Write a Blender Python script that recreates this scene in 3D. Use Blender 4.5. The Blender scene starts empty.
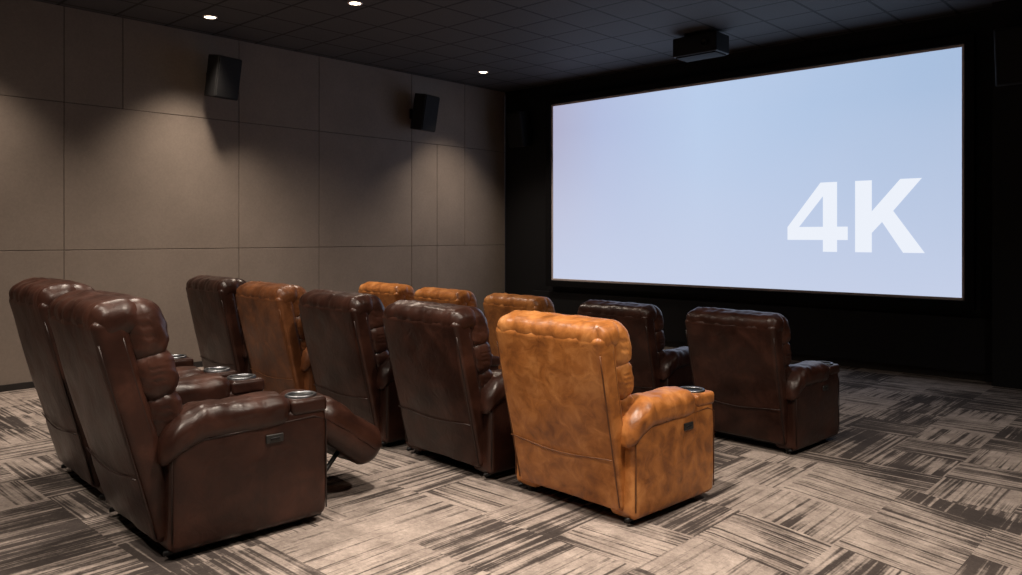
import bpy, math, random
from mathutils import Vector, Matrix, noise
random.seed(4)
scene = bpy.context.scene
scene.view_settings.view_transform = 'Standard'
scene.view_settings.look = 'None'
scene.view_settings.exposure = 0.0

# ------------------------------------------------------------ constants
DZ = 0.043      # room datum offset
CAMZ = 1.617 + DZ
LW = -9.69      # left wall X
SW = 10.29      # screen wall Y
RW = 3.0        # right wall X
BW = -3.0       # back wall Y
CH = 4.2 + DZ   # ceiling height
TIER = 0.16

# ------------------------------------------------------------ node helpers
def new_mat(name):
    m = bpy.data.materials.new(name); m.use_nodes = True
    nt = m.node_tree
    b = nt.nodes['Principled BSDF']
    return m, nt, b
def N(nt, t, **kw):
    n = nt.nodes.new(t)
    for k, v in kw.items(): setattr(n, k, v)
    return n
def sock(nt, dst, v):
    if isinstance(v, bpy.types.NodeSocket): nt.links.new(v, dst)
    else: dst.default_value = v
def M(nt, op, a, b=0.0, c=None, clamp=False):
    n = N(nt, 'ShaderNodeMath', operation=op); n.use_clamp = clamp
    sock(nt, n.inputs[0], a); sock(nt, n.inputs[1], b)
    if c is not None: sock(nt, n.inputs[2], c)
    return n.outputs[0]
def NOISE(nt, vec, scale, detail=3, rough=0.5, dist=0.0):
    n = N(nt, 'ShaderNodeTexNoise'); nt.links.new(vec, n.inputs['Vector'])
    n.inputs['Scale'].default_value = scale; n.inputs['Detail'].default_value = detail
    n.inputs['Roughness'].default_value = rough; n.inputs['Distortion'].default_value = dist
    return n.outputs['Fac']
def RAMP(nt, fac, stops):
    n = N(nt, 'ShaderNodeValToRGB'); nt.links.new(fac, n.inputs[0])
    e = n.color_ramp.elements
    while len(e) < len(stops): e.new(0.5)
    for i, (p, c) in enumerate(stops):
        e[i].position = p; e[i].color = (*c, 1) if len(c) == 3 else c
    return n.outputs[0]
def MIX(nt, fac, a, b, mode='MIX'):
    n = N(nt, 'ShaderNodeMix', data_type='RGBA', blend_type=mode)
    sock(nt, n.inputs[0], fac)
    for s, v in ((n.inputs[6], a), (n.inputs[7], b)):
        if isinstance(v, tuple): s.default_value = (*v, 1) if len(v) == 3 else v
        else: nt.links.new(v, s)
    return n.outputs[2]
def MAPR(nt, v, a, b, c=0.0, d=1.0):
    n = N(nt, 'ShaderNodeMapRange'); nt.links.new(v, n.inputs[0])
    for i, x in enumerate((a, b, c, d)): n.inputs[i+1].default_value = x
    return n.outputs[0]
def OBJ(nt): return N(nt, 'ShaderNodeTexCoord').outputs['Object']
def BUMP(nt, b, h, strength, dist=0.01):
    n = N(nt, 'ShaderNodeBump'); nt.links.new(h, n.inputs['Height'])
    n.inputs['Strength'].default_value = strength; n.inputs['Distance'].default_value = dist
    nt.links.new(n.outputs[0], b.inputs['Normal'])

# ------------------------------------------------------------ materials
def plain(name, col, rough=0.6, metal=0.0, spec=0.5):
    m, nt, b = new_mat(name)
    v = OBJ(nt)
    c = MIX(nt, NOISE(nt, v, 9, 3), tuple(x*0.85 for x in col), tuple(min(1, x*1.15) for x in col))
    nt.links.new(c, b.inputs['Base Color'])
    b.inputs['Roughness'].default_value = rough; b.inputs['Metallic'].default_value = metal
    b.inputs['Specular IOR Level'].default_value = spec
    return m
def emis(name, col, s):
    m, nt, b = new_mat(name)
    b.inputs['Base Color'].default_value = (0.02, 0.02, 0.02, 1)
    b.inputs['Emission Color'].default_value = (*col, 1); b.inputs['Emission Strength'].default_value = s
    return m

def leather(name, dark, mid, light, mott, r0, r1, spec=0.45):
    m, nt, b = new_mat(name)
    v = OBJ(nt)
    n1 = NOISE(nt, v, mott, 4, 0.58, 0.5)
    n2 = NOISE(nt, v, 3.0, 3, 0.5, 0.3)
    f = M(nt, 'ADD', M(nt, 'MULTIPLY', n1, 0.62), M(nt, 'MULTIPLY', n2, 0.38))
    c = RAMP(nt, f, [(0.36, dark), (0.5, mid), (0.64, light)])
    nt.links.new(c, b.inputs['Base Color'])
    nt.links.new(MAPR(nt, n1, 0.3, 0.7, r0, r1), b.inputs['Roughness'])
    b.inputs['Specular IOR Level'].default_value = spec
    w = NOISE(nt, v, 11, 4, 0.5, 1.2)
    g = NOISE(nt, v, 130, 2, 0.5)
    h = M(nt, 'ADD', M(nt, 'MULTIPLY', w, 1.0), M(nt, 'MULTIPLY', g, 0.08))
    BUMP(nt, b, h, 0.30, 0.012)
    return m
m_brown = leather('leather_dark_brown', (0.017, 0.0062, 0.0042), (0.031, 0.0115, 0.0075), (0.056, 0.021, 0.0135), 6, 0.30, 0.41, 0.36)
m_tan = leather('leather_caramel', (0.20, 0.068, 0.017), (0.385, 0.140, 0.033), (0.54, 0.230, 0.068), 11, 0.33, 0.46)
m_tanb = leather('leather_chestnut', (0.08, 0.027, 0.010), (0.15, 0.052, 0.018), (0.24, 0.09, 0.032), 9, 0.34, 0.46)
m_black = plain('black_metal', (0.012, 0.012, 0.013), 0.4, 0.5)
m_plastic = plain('black_plastic', (0.012, 0.012, 0.012), 0.45)
m_chrome = plain('brushed_steel', (0.22, 0.23, 0.25), 0.36, 1.0)
m_cup = plain('cup_well_shade', (0.010, 0.011, 0.013), 0.4, 0.3)
m_pipe_b = plain('piping_brown', (0.018, 0.008, 0.006), 0.45)
m_pipe_t = plain('piping_tan', (0.13, 0.045, 0.012), 0.5)
m_grille = plain('speaker_grille', (0.010, 0.010, 0.011), 0.75, 0, 0.3)
m_spkbox = plain('speaker_cabinet', (0.014, 0.014, 0.015), 0.5, 0, 0.35)
m_blackwall = plain('black_acoustic_paint', (0.0065, 0.007, 0.0088), 0.7, 0, 0.35)
m_frame = plain('screen_frame_velvet', (0.004, 0.004, 0.005), 0.8, 0, 0.2)
m_base = plain('dark_skirting', (0.02, 0.017, 0.016), 0.5)
m_trim = plain('screen_inner_edge', (0.75, 0.66, 0.64), 0.5)

# wall fabric
m_wall, nt, b = new_mat('wall_fabric_panel')
v = OBJ(nt)
f = M(nt, 'ADD', M(nt, 'MULTIPLY', NOISE(nt, v, 1.3, 4, 0.6), 0.6), M(nt, 'MULTIPLY', NOISE(nt, v, 40, 3, 0.6), 0.4))
nt.links.new(RAMP(nt, f, [(0.3, (0.215, 0.177, 0.150)), (0.7, (0.285, 0.238, 0.203))]), b.inputs['Base Color'])
b.inputs['Roughness'].default_value = 0.9; b.inputs['Specular IOR Level'].default_value = 0.2
BUMP(nt, b, NOISE(nt, v, 160, 2), 0.25, 0.004)

# ceiling tiles
m_ceil, nt, b = new_mat('ceiling_tiles')
v = OBJ(nt)
s = N(nt, 'ShaderNodeSeparateXYZ'); nt.links.new(v, s.inputs[0])
def gridline(nt, c, size, w):
    fr = M(nt, 'FRACT', M(nt, 'DIVIDE', c, size))
    a = M(nt, 'ABSOLUTE', M(nt, 'SUBTRACT', fr, 0.5))
    return M(nt, 'GREATER_THAN', a, 0.5 - w/size/2)
gx = gridline(nt, s.outputs[0], 0.6, 0.032); gy = gridline(nt, s.outputs[1], 0.6, 0.032)
g = M(nt, 'MAXIMUM', gx, gy)
tile = MIX(nt, NOISE(nt, v, 50, 4, 0.7), (0.042, 0.041, 0.044), (0.100, 0.098, 0.104))
nt.links.new(MIX(nt, g, tile, (0.008, 0.008, 0.008)), b.inputs['Base Color'])
b.inputs['Roughness'].default_value = 0.7
BUMP(nt, b, M(nt, 'ADD', M(nt, 'MULTIPLY', g, -0.6), M(nt, 'MULTIPLY', NOISE(nt, v, 60, 4, 0.7), 0.25)), 0.5, 0.01)

# carpet
m_carpet, nt, b = new_mat('carpet_patchwork')
v = OBJ(nt)
s = N(nt, 'ShaderNodeSeparateXYZ'); nt.links.new(v, s.inputs[0])
X, Y = s.outputs[0], s.outputs[1]
def comb(x, y, z=0.0):
    c = N(nt, 'ShaderNodeCombineXYZ'); sock(nt, c.inputs[0], x); sock(nt, c.inputs[1], y); sock(nt, c.inputs[2], z)
    return c.outputs[0]
T = 0.5
ix = M(nt, 'FLOOR', M(nt, 'DIVIDE', X, T)); iy = M(nt, 'FLOOR', M(nt, 'DIVIDE', Y, T))
wn = N(nt, 'ShaderNodeTexWhiteNoise', noise_dimensions='3D'); nt.links.new(comb(ix, iy, 3.0), wn.inputs[0])
r1 = wn.outputs[0]
wn2 = N(nt, 'ShaderNodeTexWhiteNoise', noise_dimensions='3D'); nt.links.new(comb(ix, iy, 9.0), wn2.inputs[0])
r2 = wn2.outputs[0]
par = M(nt, 'MODULO', M(nt, 'ABSOLUTE', M(nt, 'ADD', ix, iy)), 2.0)
flip = M(nt, 'GREATER_THAN', r1, 0.78)
dirv = M(nt, 'ABSOLUTE', M(nt, 'SUBTRACT', par, flip))
off = M(nt, 'MULTIPLY', r2, 40.0)
def stripes(fq, ln):
    a = NOISE(nt, comb(M(nt, 'MULTIPLY', X, fq), M(nt, 'MULTIPLY', Y, ln), off), 1.0, 1, 0.5)
    c_ = NOISE(nt, comb(M(nt, 'MULTIPLY', X, ln), M(nt, 'MULTIPLY', Y, fq), off), 1.0, 1, 0.5)
    mx = N(nt, 'ShaderNodeMix', data_type='FLOAT')
    nt.links.new(dirv, mx.inputs[0]); nt.links.new(a, mx.inputs[2]); nt.links.new(c_, mx.inputs[3])
    return mx.outputs[0]
st = M(nt, 'ADD', M(nt, 'MULTIPLY', stripes(36.0, 0.9), 0.62), M(nt, 'MULTIPLY', stripes(80.0, 1.6), 0.38))
worn = NOISE(nt, v, 1.4, 6, 0.66, 0.2)
speck = NOISE(nt, v, 45, 4, 0.8)
bias = M(nt, 'ADD', M(nt, 'MULTIPLY', M(nt, 'SUBTRACT', r2, 0.5), 0.15), M(nt, 'MULTIPLY', M(nt, 'SUBTRACT', worn, 0.5), 0.60))
bias = M(nt, 'ADD', bias, M(nt, 'MULTIPLY', M(nt, 'SUBTRACT', speck, 0.5), 0.16))
st2 = M(nt, 'ADD', st, bias)
stripe = MAPR(nt, st2, 0.435, 0.575)
fine = NOISE(nt, v, 60, 4, 0.75)
light = RAMP(nt, NOISE(nt, v, 6, 6, 0.7), [(0.3, (0.24, 0.198, 0.176)), (0.7, (0.49, 0.415, 0.370))])
darkc = RAMP(nt, worn, [(0.3, (0.045, 0.037, 0.035)), (0.7, (0.095, 0.077, 0.070))])
c = MIX(nt, stripe, darkc, light)
c = MIX(nt, 1.0, c, RAMP(nt, fine, [(0.25, (0.66, 0.66, 0.66)), (0.75, (1.12, 1.12, 1.12))]), 'MULTIPLY')
nt.links.new(c, b.inputs['Base Color'])
b.inputs['Roughness'].default_value = 0.95; b.inputs['Specular IOR Level'].default_value = 0.15
BUMP(nt, b, M(nt, 'ADD', M(nt, 'MULTIPLY', fine, 0.7), M(nt, 'MULTIPLY', stripe, 0.3)), 0.5, 0.008)

# screen picture
m_screen, nt, b = new_mat('projected_picture')
v = OBJ(nt)
s = N(nt, 'ShaderNodeSeparateXYZ'); nt.links.new(v, s.inputs[0])
u = MAPR(nt, s.outputs[0], -3.07, 3.07); w = MAPR(nt, s.outputs[2], -1.45, 1.45)
base = RAMP(nt, u, [(0.0, (0.41, 0.41, 0.58)), (0.16, (0.43, 0.50, 0.73)), (0.45, (0.46, 0.60, 0.83)), (1.0, (0.35, 0.49, 0.71))])
low = MIX(nt, MAPR(nt, w, 0.85, 0.0, 0.0, 0.9), base, (0.56, 0.63, 0.81))
nn = NOISE(nt, v, 0.5, 2)
col = MIX(nt, M(nt, 'MULTIPLY', nn, 0.25), low, (0.66, 0.67, 0.79))
b.inputs['Base Color'].default_value = (0.05, 0.05, 0.05, 1); b.inputs['Roughness'].default_value = 0.8
nt.links.new(col, b.inputs['Emission Color']); b.inputs['Emission Strength'].default_value = 1.0
m_text = emis('picture_text', (0.84, 0.88, 0.96), 1.0)
m_lamp = emis('downlight_glow', (1.0, 0.82, 0.60), 12.0)

# ------------------------------------------------------------ mesh builder
class MB:
    def __init__(s): s.v=[]; s.f=[]; s.m=[]; s.sm=[]; s.mats=[]
    def mi(s, mat):
        if mat not in s.mats: s.mats.append(mat)
        return s.mats.index(mat)
    def add(s, verts, faces, mat, smooth=True):
        o = len(s.v); s.v += [tuple(p) for p in verts]; k = s.mi(mat)
        for f in faces:
            s.f.append(tuple(i+o for i in f)); s.m.append(k); s.sm.append(smooth)
    def rbox(s, size, r, mat, xf=None, deform=None, mid=2, k=3):
        h = [x/2 for x in size]
        r = min(r, min(h)*0.98)
        def samples(hh):
            inner = hh - r
            o = [math.tan(math.pi/4*i/k) * r for i in range(1, k+1)]
            left = [-inner - x for x in reversed(o)]
            midc = [-inner + 2*inner*i/mid for i in range(mid+1)]
            return left + midc + [inner + x for x in o]
        S = [samples(x) for x in h]
        idx = {}; verts = []; faces = []
        def vid(i, j, l):
            key = (i, j, l)
            if key in idx: return idx[key]
            p = Vector((S[0][i], S[1][j], S[2][l]))
            inn = Vector([max(-(h[a]-r), min(h[a]-r, p[a])) for a in range(3)])
            d = p - inn
            if d.length > 1e-9: p = inn + d.normalized()*r
            if deform: p = deform(p)
            if xf is not None: p = xf @ p
            idx[key] = len(verts); verts.append(p); return idx[key]
        n = [len(x)-1 for x in S]
        for ax in range(3):
            a1, a2 = (ax+1) % 3, (ax+2) % 3
            for side in (0, n[ax]):
                for i in range(n[a1]):
                    for j in range(n[a2]):
                        q = []
                        for (x, y) in ((i, j), (i+1, j), (i+1, j+1), (i, j+1)):
                            t = [0, 0, 0]; t[ax] = side; t[a1] = x; t[a2] = y
                            q.append(vid(*t))
                        if side == 0: q.reverse()
                        faces.append(q)
        s.add(verts, faces, mat, k > 1)   # k==1: crisp, flat-shaded chamfered box
    def tube(s, pts, r, mat, n=6, xf=None):
        pts = [Vector(p) for p in pts]; verts = []; faces = []
        for i, p in enumerate(pts):
            d = (pts[min(i+1, len(pts)-1)] - pts[max(i-1, 0)]).normalized()
            a = d.orthogonal().normalized(); bb = d.cross(a)
            if i > 0:
                a = (pa - d*pa.dot(d)).normalized(); bb = d.cross(a)
            pa = a
            for q in range(n):
                t = 2*math.pi*q/n
                verts.append(p + (a*math.cos(t) + bb*math.sin(t))*r)
        for i in range(len(pts)-1):
            for q in range(n):
                faces.append((i*n+q, i*n+(q+1) % n, (i+1)*n+(q+1) % n, (i+1)*n+q))
        faces.append(tuple(range(n))[::-1]); faces.append(tuple((len(pts)-1)*n+q for q in range(n)))
        if xf is not None: verts = [xf @ p for p in verts]
        s.add(verts, faces, mat)
    def lathe(s, prof, mat, xf=None, n=24):
        verts = []; faces = []
        for (r, z) in prof:
            for q in range(n):
                t = 2*math.pi*q/n; verts.append(Vector((r*math.cos(t), r*math.sin(t), z)))
        for i in range(len(prof)-1):
            for q in range(n):
                faces.append((i*n+q, i*n+(q+1) % n, (i+1)*n+(q+1) % n, (i+1)*n+q))
        if xf is not None: verts = [xf @ p for p in verts]
        s.add(verts, faces, mat)
    def mesh(s, name):
        me = bpy.data.meshes.new(name)
        me.from_pydata(s.v, [], s.f)
        for m in s.mats: me.materials.append(m)
        me.polygons.foreach_set('material_index', s.m)
        me.polygons.foreach_set('use_smooth', s.sm)
        me.update(); return me

def obj(name, me, loc=(0, 0, 0), rot=(0, 0, 0), sc=1.0, parent=None):
    o = bpy.data.objects.new(name, me); scene.collection.objects.link(o)
    o.location = loc; o.rotation_euler = rot
    o.scale = sc if isinstance(sc, tuple) else (sc, sc, sc)
    if parent: o.parent = parent
    return o
def worldbox(name, lo, hi, mat, parent=None):
    mb = MB(); a, b_ = lo, hi
    V = [(a[0],a[1],a[2]),(b_[0],a[1],a[2]),(b_[0],b_[1],a[2]),(a[0],b_[1],a[2]),(a[0],a[1],b_[2]),(b_[0],a[1],b_[2]),(b_[0],b_[1],b_[2]),(a[0],b_[1],b_[2])]
    F = [(0,3,2,1),(4,5,6,7),(0,1,5,4),(1,2,6,5),(2,3,7,6),(3,0,4,7)]
    mb.add(V, F, mat, False)
    return obj(name, mb.mesh(name), parent=parent)

# ------------------------------------------------------------ room shell
worldbox('floor', (LW-0.2, BW-0.2, -0.15), (RW+0.2, SW+0.2, 0.0), m_carpet)
# carpeted seating platform with a ramp down on its aisle end
mb = MB()
x0, x1, x2 = -7.95, -1.95, -0.55; ya, yb = BW+0.02, 5.2; e = 0.0
V = [(x0,ya,e),(x2,ya,e),(x2,yb,e),(x0,yb,e),(x0,ya,TIER),(x1,ya,TIER),(x1,yb,TIER),(x0,yb,TIER)]
F = [(4,5,6,7),(5,1,2,6),(7,6,2,3),(0,4,7,3),(0,1,5,4),(0,3,2,1)]
mb.add(V, F, m_carpet, False)
obj('floor_platform', mb.mesh('floor_platform'))
worldbox('ceiling', (LW-0.2, BW-0.2, CH), (RW+0.2, SW+0.2, CH+0.15), m_ceil)
worldbox('wall_right', (RW, BW, 0), (RW+0.15, SW, CH), m_blackwall)
worldbox('wall_back', (LW, BW-0.15, 0), (RW, BW, CH), m_wall)
worldbox('wall_front', (LW, SW, 0), (RW, SW+0.15, CH), m_blackwall)
wl = worldbox('wall_left', (LW-0.2, BW, 0), (LW-0.010, SW, CH), plain('panel_joint', (0.05, 0.042, 0.037), 0.9))
ys_low = [BW, -1.2, 0.6, 1.9, 3.066, 5.17, 6.40, 8.12, 8.66, SW]  # narrow strip near the front: joints added to trace a speaker's cast shadow
ys_mid = [BW, -1.2, 0.6, 1.9, 3.066, 5.17, 6.40, 8.12, 8.66, 9.29, SW]
ys_up = [BW, -1.2, 0.6, 1.9, 3.066, 3.70, 5.17, 6.40, 8.12, 9.29, SW]
mb = MB(); g = 0.0032
zs = (0.0, 1.457+DZ, 3.12+DZ, CH)
for ys, z0, z1 in ((ys_low, zs[0], zs[1]), (ys_mid, zs[1], zs[2]), (ys_up, zs[2], zs[3])):
    for a, c2 in zip(ys[:-1], ys[1:]):
        sz = (0.03, c2-a-2*g, z1-z0-2*g)
        mb.rbox(sz, 0.004, m_wall, Matrix.Translation((LW-0.015, (a+c2)/2, (z0+z1)/2)), mid=1, k=1)
pw = obj('acoustic_panels', mb.mesh('acoustic_panels'), parent=wl)
worldbox('baseboard_left', (LW, BW, 0), (LW+0.02, SW, 0.07), m_base)
worldbox('baseboard_front', (LW+0.02, SW-0.03, 0), (RW, SW, 0.10), m_base)
worldbox('wall_pier', (-2.02, SW-0.28, 0), (RW, SW-0.03, CH), m_blackwall)
worldbox('wall_screen_apron', (-8.95, SW-0.10, 0.10), (-2.02, SW-0.005, 0.72), m_blackwall)

# ------------------------------------------------------------ screen
scr = bpy.data.objects.new('projection_screen', None); scene.collection.objects.link(scr)
cx, cz, yf = (-8.47-2.33)/2, (0.895+3.80)/2+DZ, 10.15
scr.location = (cx, yf, cz)
hw, hh = 3.05, 1.44
mb = MB(); mb.add([(-hw,0,-hh),(hw,0,-hh),(hw,0,hh),(-hw,0,hh)], [(0,1,2,3)], m_screen, False)
obj('picture_surface', mb.mesh('picture_surface'), parent=scr)
def framebars(name, hw, hh, w, y0, y1, mat):
    mb = MB()
    for (a, c2) in (((-hw-w, y0, hh), (hw+w, y1, hh+w)), ((-hw-w, y0, -hh-w), (hw+w, y1, -hh)), ((-hw-w, y0, -hh), (-hw, y1, hh)), ((hw, y0, -hh), (hw+w, y1, hh))):
        ce = [(p+q)/2 for p, q in zip(a, c2)]; sz = [q-p for p, q in zip(a, c2)]
        mb.rbox(sz, 0.004, mat, Matrix.Translation(ce), mid=1, k=1)
    return obj(name, mb.mesh(name), parent=scr)
framebars('inner_trim', hw, hh, 0.032, -0.012, 0.03, m_trim)
framebars('outer_frame', hw+0.032, hh+0.032, 0.10, -0.045, 0.06, m_frame)
mb = MB(); mb.rbox((2*hw+0.1, 0.03, 2*hh+0.1), 0.005, m_frame, Matrix.Translation((0, 0.03, 0)), mid=1, k=1)
obj('backing_board', mb.mesh('backing_board'), parent=scr)
tx0, tz0, th = -4.41-cx, 1.415+DZ-cz, 0.89
def P(pts, ox, wd): return [(ox+x*wd, -0.004, tz0+z*th) for x, z in pts]
mb = MB()
w4 = 0.78; ox = tx0
for poly in ([(0.60,0),(0.83,0),(0.83,1),(0.60,1)], [(0,0.17),(0.60,0.17),(0.60,0.36),(0,0.36)], [(0.83,0.17),(1,0.17),(1,0.36),(0.83,0.36)],
             [(0,0.36),(0.20,0.36),(0.60,0.80),(0.60,1.0),(0.56,1.0)]):
    mb.add(P(poly, ox, w4), [tuple(range(len(poly)))], m_text, False)
ox = -3.54-cx; wk = 0.80
for poly in ([(0,0),(0.25,0),(0.25,1),(0,1)], [(0.25,0.27),(0.40,0.42),(0.25,0.57)], [(0.25,0.57),(0.40,0.42),(0.56,0.57),(0.96,1),(0.66,1)], [(0.40,0.42),(0.70,0),(1,0),(0.56,0.57)]):
    mb.add(P(poly, ox, wk), [tuple(range(len(poly)))], m_text, False)
obj('lettering_4k', mb.mesh('lettering_4k'), parent=scr)

# ------------------------------------------------------------ recliners
def nz(p, s, a, seed=0.0):
    return noise.noise(Vector((p.x*s+seed, p.y*s+seed*2, p.z*s))) * a
def chair_mesh(name, leath, pipe, lean=14.0, footrest=False, bs=1.0):
    mb = MB(); TR = Matrix.Translation
    mb.rbox((0.74, 0.56, 0.05), 0.01, m_black, TR((0, 0.40, 0.055)), mid=1, k=1)
    for sx in (-1, 1):
        for yy in (0.10, 0.66):
            mb.lathe([(0, 0), (0.026, 0), (0.026, 0.055), (0, 0.055)], m_black, TR((sx*0.36, yy, 0)), n=12)
        mb.tube([(sx*0.40, 0.03, 0.035), (sx*0.40, 0.76, 0.035)], 0.012, m_black)
    # arms
    for sx in (-1, 1):
        def d_arm(p):
            q = p.copy()
            k1 = (1-(p.y/0.37)**2)*(1-(p.z/0.27)**2)
            q.x += math.copysign(0.008, p.x)*max(0, k1)
            if p.y > 0.2: q.y += 0.012*max(0, 1-(p.z/0.27)**2)
            q += Vector((nz(p, 6, 0.005, sx*3), 0, 0))
            return q
        mb.rbox((0.185, 0.73, 0.535), 0.035, leath, TR((sx*0.358, 0.405, 0.3025)), d_arm, mid=8)
        def d_pad(p):
            q = p.copy(); t = (p.y+0.29)/0.58
            if t < 0.35: q.z -= 0.11*((0.35-t)/0.35)**1.8; q.y -= 0.01
            top = max(0, p.z/0.075)
            lob = abs(math.sin(math.pi*(t*2.0)))**0.5
            q.z += top*(0.007*lob + 0.010*(1-(p.x/0.11)**2))
            q.x *= 1.0 + 0.03*lob
            cr = math.sin(p.y*75 + nz(p, 6, 5.0)) * 0.0036 * max(0, 1-abs(t-0.25)/0.35)
            q.z += cr; q.x += math.copysign(1, p.x)*cr*0.6
            q += Vector((nz(p, 14, 0.005), 0, nz(p, 18, 0.006, 3)))
            return q
        mb.rbox((0.215, 0.575, 0.145), 0.055, leath, TR((sx*0.358, 0.305, 0.562)), d_pad, mid=22, k=4)
        mb.rbox((0.20, 0.185, 0.075), 0.022, leath, TR((sx*0.358, 0.680, 0.575)), mid=3)
        # round cup holder: slim steel rim, near-flat disc coloured dark as the well's shade
        C = TR((sx*0.358, 0.678, 0.610))
        mb.lathe([(0.076, 0.0), (0.076, 0.010), (0.072, 0.014), (0.063, 0.013), (0.060, 0.006)], m_chrome, C, n=32)
        mb.lathe([(0.061, 0.009), (0.057, 0.0045), (0.0, 0.0035)], m_cup, C, n=32)
        mb.rbox((0.012, 0.085, 0.040), 0.005, m_plastic, TR((sx*0.459, 0.50, 0.455)), mid=1, k=2)
        mb.rbox((0.012, 0.045, 0.012), 0.004, m_black, TR((sx*0.464, 0.50, 0.455)), mid=1, k=2)
        xo = sx*0.452
        mb.tube([(xo-sx*0.006, 0.05, 0.08), (xo-sx*0.006, 0.05, 0.46), (xo, 0.12, 0.500), (xo, 0.70, 0.525), (xo-sx*0.005, 0.768, 0.50), (xo-sx*0.005, 0.768, 0.07)], 0.0035, pipe)
        mb.tube([(sx*0.275, 0.768, 0.50), (sx*0.275, 0.768, 0.07)], 0.0035, pipe)
    # seat
    def d_seat(p):
        q = p.copy(); q.z += (0.03*(1-(p.x/0.27)**2)*(1-(p.y/0.33)**2)) * (1 if p.z > 0 else 0) + nz(p, 10, 0.008); return q
    mb.rbox((0.53, 0.64, 0.20), 0.06, leath, TR((0, 0.44, 0.395)), d_seat, mid=8)
    mb.rbox((0.52, 0.60, 0.24), 0.02, leath, TR((0, 0.40, 0.20)), mid=1)
    if not footrest:
        def d_fr(p):
            q = p.copy()
            if p.y > 0: q.y += 0.02*abs(math.cos(math.pi*p.z/0.19))**0.6
            return q
        mb.rbox((0.525, 0.10, 0.38), 0.035, leath, TR((0, 0.755, 0.27)), d_fr, mid=10)
    else:
        a = math.radians(-36)
        X0 = TR((0, 0.84, 0.47)) @ Matrix.Rotation(a, 4, 'X')
        def d_ft(p):
            q = p.copy(); t = (p.y+0.23)/0.46
            q.z += 0.024*(1-(p.x/0.27)**2)*abs(math.sin(math.pi*t*2))**0.5*(1 if p.z > 0 else -0.4) + nz(p, 12, 0.009)
            return q
        mb.rbox((0.60, 0.46, 0.20), 0.085, leath, X0 @ TR((0, 0.20, 0.0)), d_ft, mid=12, k=4)
        for sx in (-1, 1):
            mb.tube([(sx*0.21, 0.55, 0.14), (sx*0.21, 0.84, 0.12), (sx*0.21, 0.98, 0.28)], 0.014, m_black)
            mb.tube([(sx*0.19, 0.60, 0.32), (sx*0.19, 0.82, 0.26), (sx*0.19, 0.88, 0.10)], 0.014, m_black)
        mb.tube([(-0.21, 0.86, 0.12), (0.21, 0.86, 0.12)], 0.013, m_black)
    # back
    L = math.radians(lean)
    B = TR((0, 0.075, 0.08)) @ Matrix.Rotation(L, 4, 'X') @ Matrix.Diagonal((1, 1, bs, 1))
    def d_shell(p):
        q = p.copy(); t = (p.z+0.47)/0.94
        q.x *= 0.975 + 0.045*t
        if p.y < 0:
            q.y -= 0.020*(1-(p.x/0.38)**2)*(1-abs(2*t-1)**3)
            q.y += 0.006*math.exp(-((t-0.31)/0.012)**2)
        q += Vector((0, nz(p, 7, 0.009), 0))
        return q
    mb.rbox((0.775, 0.13, 0.94), 0.035, leath, B @ TR((0, 0, 0.47)), d_shell, mid=14)
    pts = []
    for i in range(17):
        x = -0.375+0.75*i/16
        pts.append((x, -0.070-0.017*(1-(x/0.38)**2), 0.285+0.01*math.cos(i/16*math.pi*2)))
    mb.tube(pts, 0.0035, pipe, xf=B)
    for sx in (-1, 1):
        mb.tube([(sx*(0.370+0.013*i/10), -0.058, 0.03+0.82*i/10) for i in range(11)], 0.004, pipe, xf=B)
        mb.tube([(sx*(0.378+0.012*i/10), 0.035, 0.25+0.60*i/10) for i in range(11)], 0.004, pipe, xf=B)
    NL = 5
    def lobes(x, w): return abs(math.sin(math.pi*NL*(x/w+0.5)))**0.35
    def d_roll(p):
        q = p.copy(); l = lobes(p.x, 0.80)
        rad = 0.935 + 0.07*l
        q.y *= rad; q.z *= rad
        q += Vector((0, nz(p, 11, 0.008, 5), nz(p, 9, 0.009, 7)))
        cr = math.sin(p.x*95 + nz(p, 9, 4.0))*0.0018
        q.y += cr*(1 if p.y > 0 else -1); q.z += cr
        return q
    mb.rbox((0.80, 0.21, 0.17), 0.078, leath, B @ TR((0, 0.040, 0.915)), d_roll, mid=30, k=5)
    def d_pil(hz, puff, seed):
        def f(p):
            q = p.copy()
            if p.y > 0: q.y += puff*(1-(p.z/hz)**2)
            ed = max(0.0, (abs(p.x)-0.18)/0.2)
            cr = math.sin((p.z*1.0 + p.y*0.9)*80 + nz(p, 7, 4.0, seed))*0.0042*min(1, ed)
            q.x += math.copysign(cr, p.x); q.y += cr*0.7
            q += Vector((nz(p, 10, 0.007, seed), nz(p, 9, 0.008, seed+5), nz(p, 10, 0.006, seed+9)))
            return q
        return f
    mb.rbox((0.77, 0.18, 0.27), 0.080, leath, B @ TR((0, 0.120, 0.845)), d_pil(0.135, 0.022, 2), mid=16, k=4)
    mb.rbox((0.765, 0.175, 0.24), 0.076, leath, B @ TR((0, 0.115, 0.660)), d_pil(0.12, 0.022, 11), mid=16, k=4)
    mb.rbox((0.75, 0.16, 0.23), 0.070, leath, B @ TR((0, 0.108, 0.485)), d_pil(0.115, 0.018, 17), mid=14, k=4)
    mb.rbox((0.56, 0.16, 0.27), 0.06, leath, B @ TR((0, 0.108, 0.325)), d_pil(0.135, 0.018, 23), mid=10, k=4)
    return mb.mesh(name)

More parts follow.
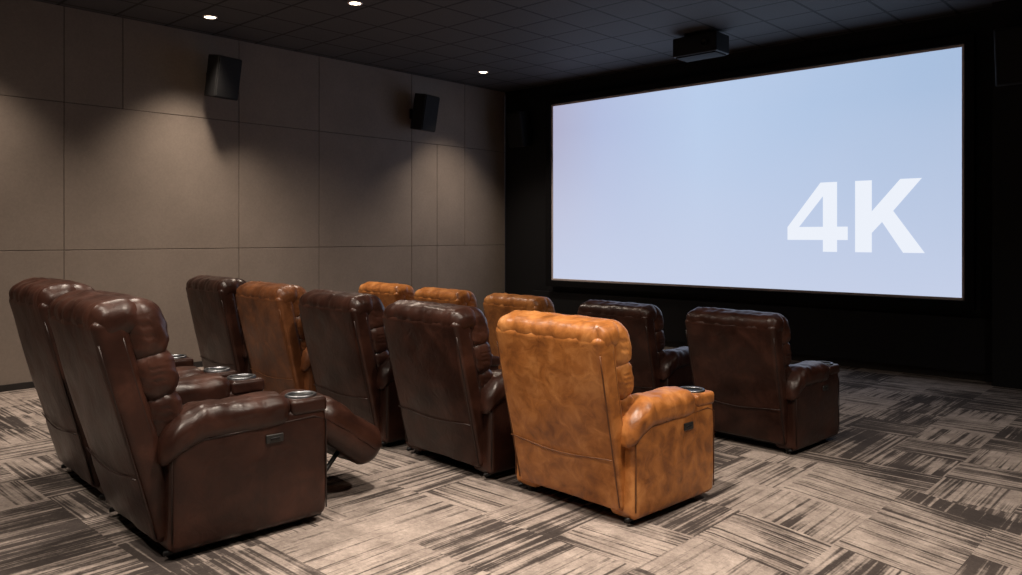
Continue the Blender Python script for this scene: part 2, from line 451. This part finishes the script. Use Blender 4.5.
me_b = chair_mesh('recliner_brown', m_brown, m_pipe_b, 13)
me_t = chair_mesh('recliner_tan', m_tan, m_pipe_t, 12)
me_c = chair_mesh('recliner_chestnut', m_tanb, m_pipe_t, 13)
me_r = chair_mesh('recliner_brown_open', m_brown, m_pipe_b, 15, True, 1.07)
me_r2 = chair_mesh('recliner_brown_lean', m_brown, m_pipe_b, 15, False, 1.09)
Z1, Z2 = 0.0, TIER
yaw = math.radians(-4)
layout = [
 (me_t, -2.72, 3.37, Z2, 1.0), (me_b, -3.80, 3.42, Z2, 1.0), (me_b, -4.85, 3.44, Z2, (1, 1, 1.02)), (me_c, -5.85, 3.46, Z2, (1, 1, 1.04)), (me_b, -6.78, 3.46, Z2, (1, 1, 1.06)),
 (me_b, -2.90, 5.78, Z1, (1, 1, 1.01)), (me_b, -4.07, 5.87, Z1, 1.0), (me_t, -5.31, 5.87, Z1, 1.0), (me_t, -6.40, 5.87, Z1, 1.01), (me_t, -7.42, 5.87, Z1, 1.03),
 (me_r, -4.03, 1.56, Z2, (1.0, 1.10, 1.08)), (me_r2, -5.09, 1.66, Z2, (1.0, 1.06, 1.08)),
]
for i, (me, x, y, z, s_) in enumerate(layout):
    obj('recliner_chair', me, (x, y, z), (0, 0, yaw), s_)

# ------------------------------------------------------------ speakers
def speaker(loc, rotz, tilt, size, bracket):
    e = bpy.data.objects.new('wall_speaker', None); scene.collection.objects.link(e)
    e.location = loc; e.rotation_euler = (0, 0, rotz)
    w, d, h = size; R = Matrix.Rotation(tilt, 4, 'X')
    mb = MB()
    def tap(p):
        q = p.copy(); q.x *= 1.0 - 0.18*(p.y/d+0.5); return q
    mb.rbox((w, d, h), 0.015, m_spkbox, R, tap, mid=2)
    mb.rbox((w*0.92, 0.02, h*0.95), 0.008, m_grille, R @ Matrix.Translation((0, -d/2-0.006, 0)), mid=2)
    obj('cabinet', mb.mesh('cabinet'), parent=e)
    mb = MB()
    mb.tube([(0, d*0.3, 0), (0, bracket, 0)], 0.018, m_black)
    mb.rbox((0.09, 0.02, 0.16), 0.005, m_black, Matrix.Translation((0, bracket-0.011, 0)), mid=1, k=1)
    obj('bracket', mb.mesh('bracket'), parent=e)
speaker((LW+0.27, 4.80, 3.66), math.radians(100), math.radians(10), (0.36, 0.25, 0.52), 0.265)
speaker((LW+0.27, 8.15, 3.60), math.radians(100), math.radians(10), (0.36, 0.25, 0.56), 0.265)
speaker((-9.12, SW-0.24, 3.50), 0, math.radians(10), (0.34, 0.26, 0.60), 0.24)
speaker((-1.72, SW-0.54, 3.57), 0, math.radians(10), (0.40, 0.28, 0.60), 0.26)

# ------------------------------------------------------------ projector box on ceiling
e = bpy.data.objects.new('ceiling_projector', None); scene.collection.objects.link(e); e.location = (-5.05, 9.0, CH)
mb = MB()
mb.rbox((0.62, 0.34, 0.24), 0.015, m_spkbox, Matrix.Translation((0, 0, -0.17)), mid=1)
mb.rbox((0.56, 0.28, 0.02), 0.005, m_grille, Matrix.Translation((0, 0, -0.295)), mid=1)
mb.lathe([(0.0, 0), (0.05, 0), (0.05, 0.03), (0.035, 0.03), (0.03, 0.015), (0, 0.015)], m_black, Matrix.Translation((0.15, -0.17, -0.17)) @ Matrix.Rotation(math.radians(90), 4, 'X'))
obj('housing', mb.mesh('housing'), parent=e)
mb = MB(); mb.rbox((0.34, 0.24, 0.055), 0.01, m_black, Matrix.Translation((0, 0, -0.0285)), mid=1)
obj('mount', mb.mesh('mount'), parent=e)

# ------------------------------------------------------------ downlights
def downlight(x, y, power, size=95, blend=0.7, col=(1.0, 0.86, 0.72), rad=0.09):
    e = bpy.data.objects.new('recessed_downlight', None); scene.collection.objects.link(e)
    e.location = (x, y, CH)
    mb = MB()
    mb.lathe([(0.085, 0.0), (0.085, -0.006), (0.070, -0.010), (0.062, -0.002)], m_trim)
    mb.lathe([(0.064, -0.003), (0.0, -0.003)], m_lamp)
    obj('trim_ring', mb.mesh('downlight'), parent=e)
    l = bpy.data.lights.new('downlight_spot', 'SPOT'); l.energy = power; l.color = col
    l.spot_size = math.radians(size); l.spot_blend = blend; l.shadow_soft_size = rad
    o = bpy.data.objects.new('spot', l); scene.collection.objects.link(o); o.parent = e
    o.location = (0, 0, -0.03)
WC = (1.0, 0.83, 0.67)
downlight(-8.91, 4.39, 350, 96, 0.9, WC, 0.12)
downlight(-7.2, 5.22, 430, 130, 0.9, WC)
downlight(-8.75, 8.79, 320, 96, 0.9, WC, 0.12)
downlight(-8.9, 2.0, 280, 96, 0.9, WC, 0.12)
for x, y, p in ((-5.2, 2.2, 380), (-2.2, 2.4, 600), (-2.3, 0.2, 480), (-0.3, 3.3, 520), (-4.8, -0.3, 280), (0.3, 6.2, 200)):
    downlight(x, y, p, 130, 0.85)

w = bpy.data.worlds.new('World'); scene.world = w; w.use_nodes = True
w.node_tree.nodes['Background'].inputs[0].default_value = (0.5, 0.5, 0.6, 1)
w.node_tree.nodes['Background'].inputs[1].default_value = 0.05

# ------------------------------------------------------------ camera
cam = bpy.data.cameras.new('camera'); co = bpy.data.objects.new('camera', cam); scene.collection.objects.link(co)
co.location = (0, 0, CAMZ); co.rotation_euler = (math.radians(90), 0, math.radians(42.85))
cam.sensor_width = 36; cam.lens = 787/1022*36; cam.shift_y = -51.5/1022
cam.clip_start = 0.05
scene.camera = co
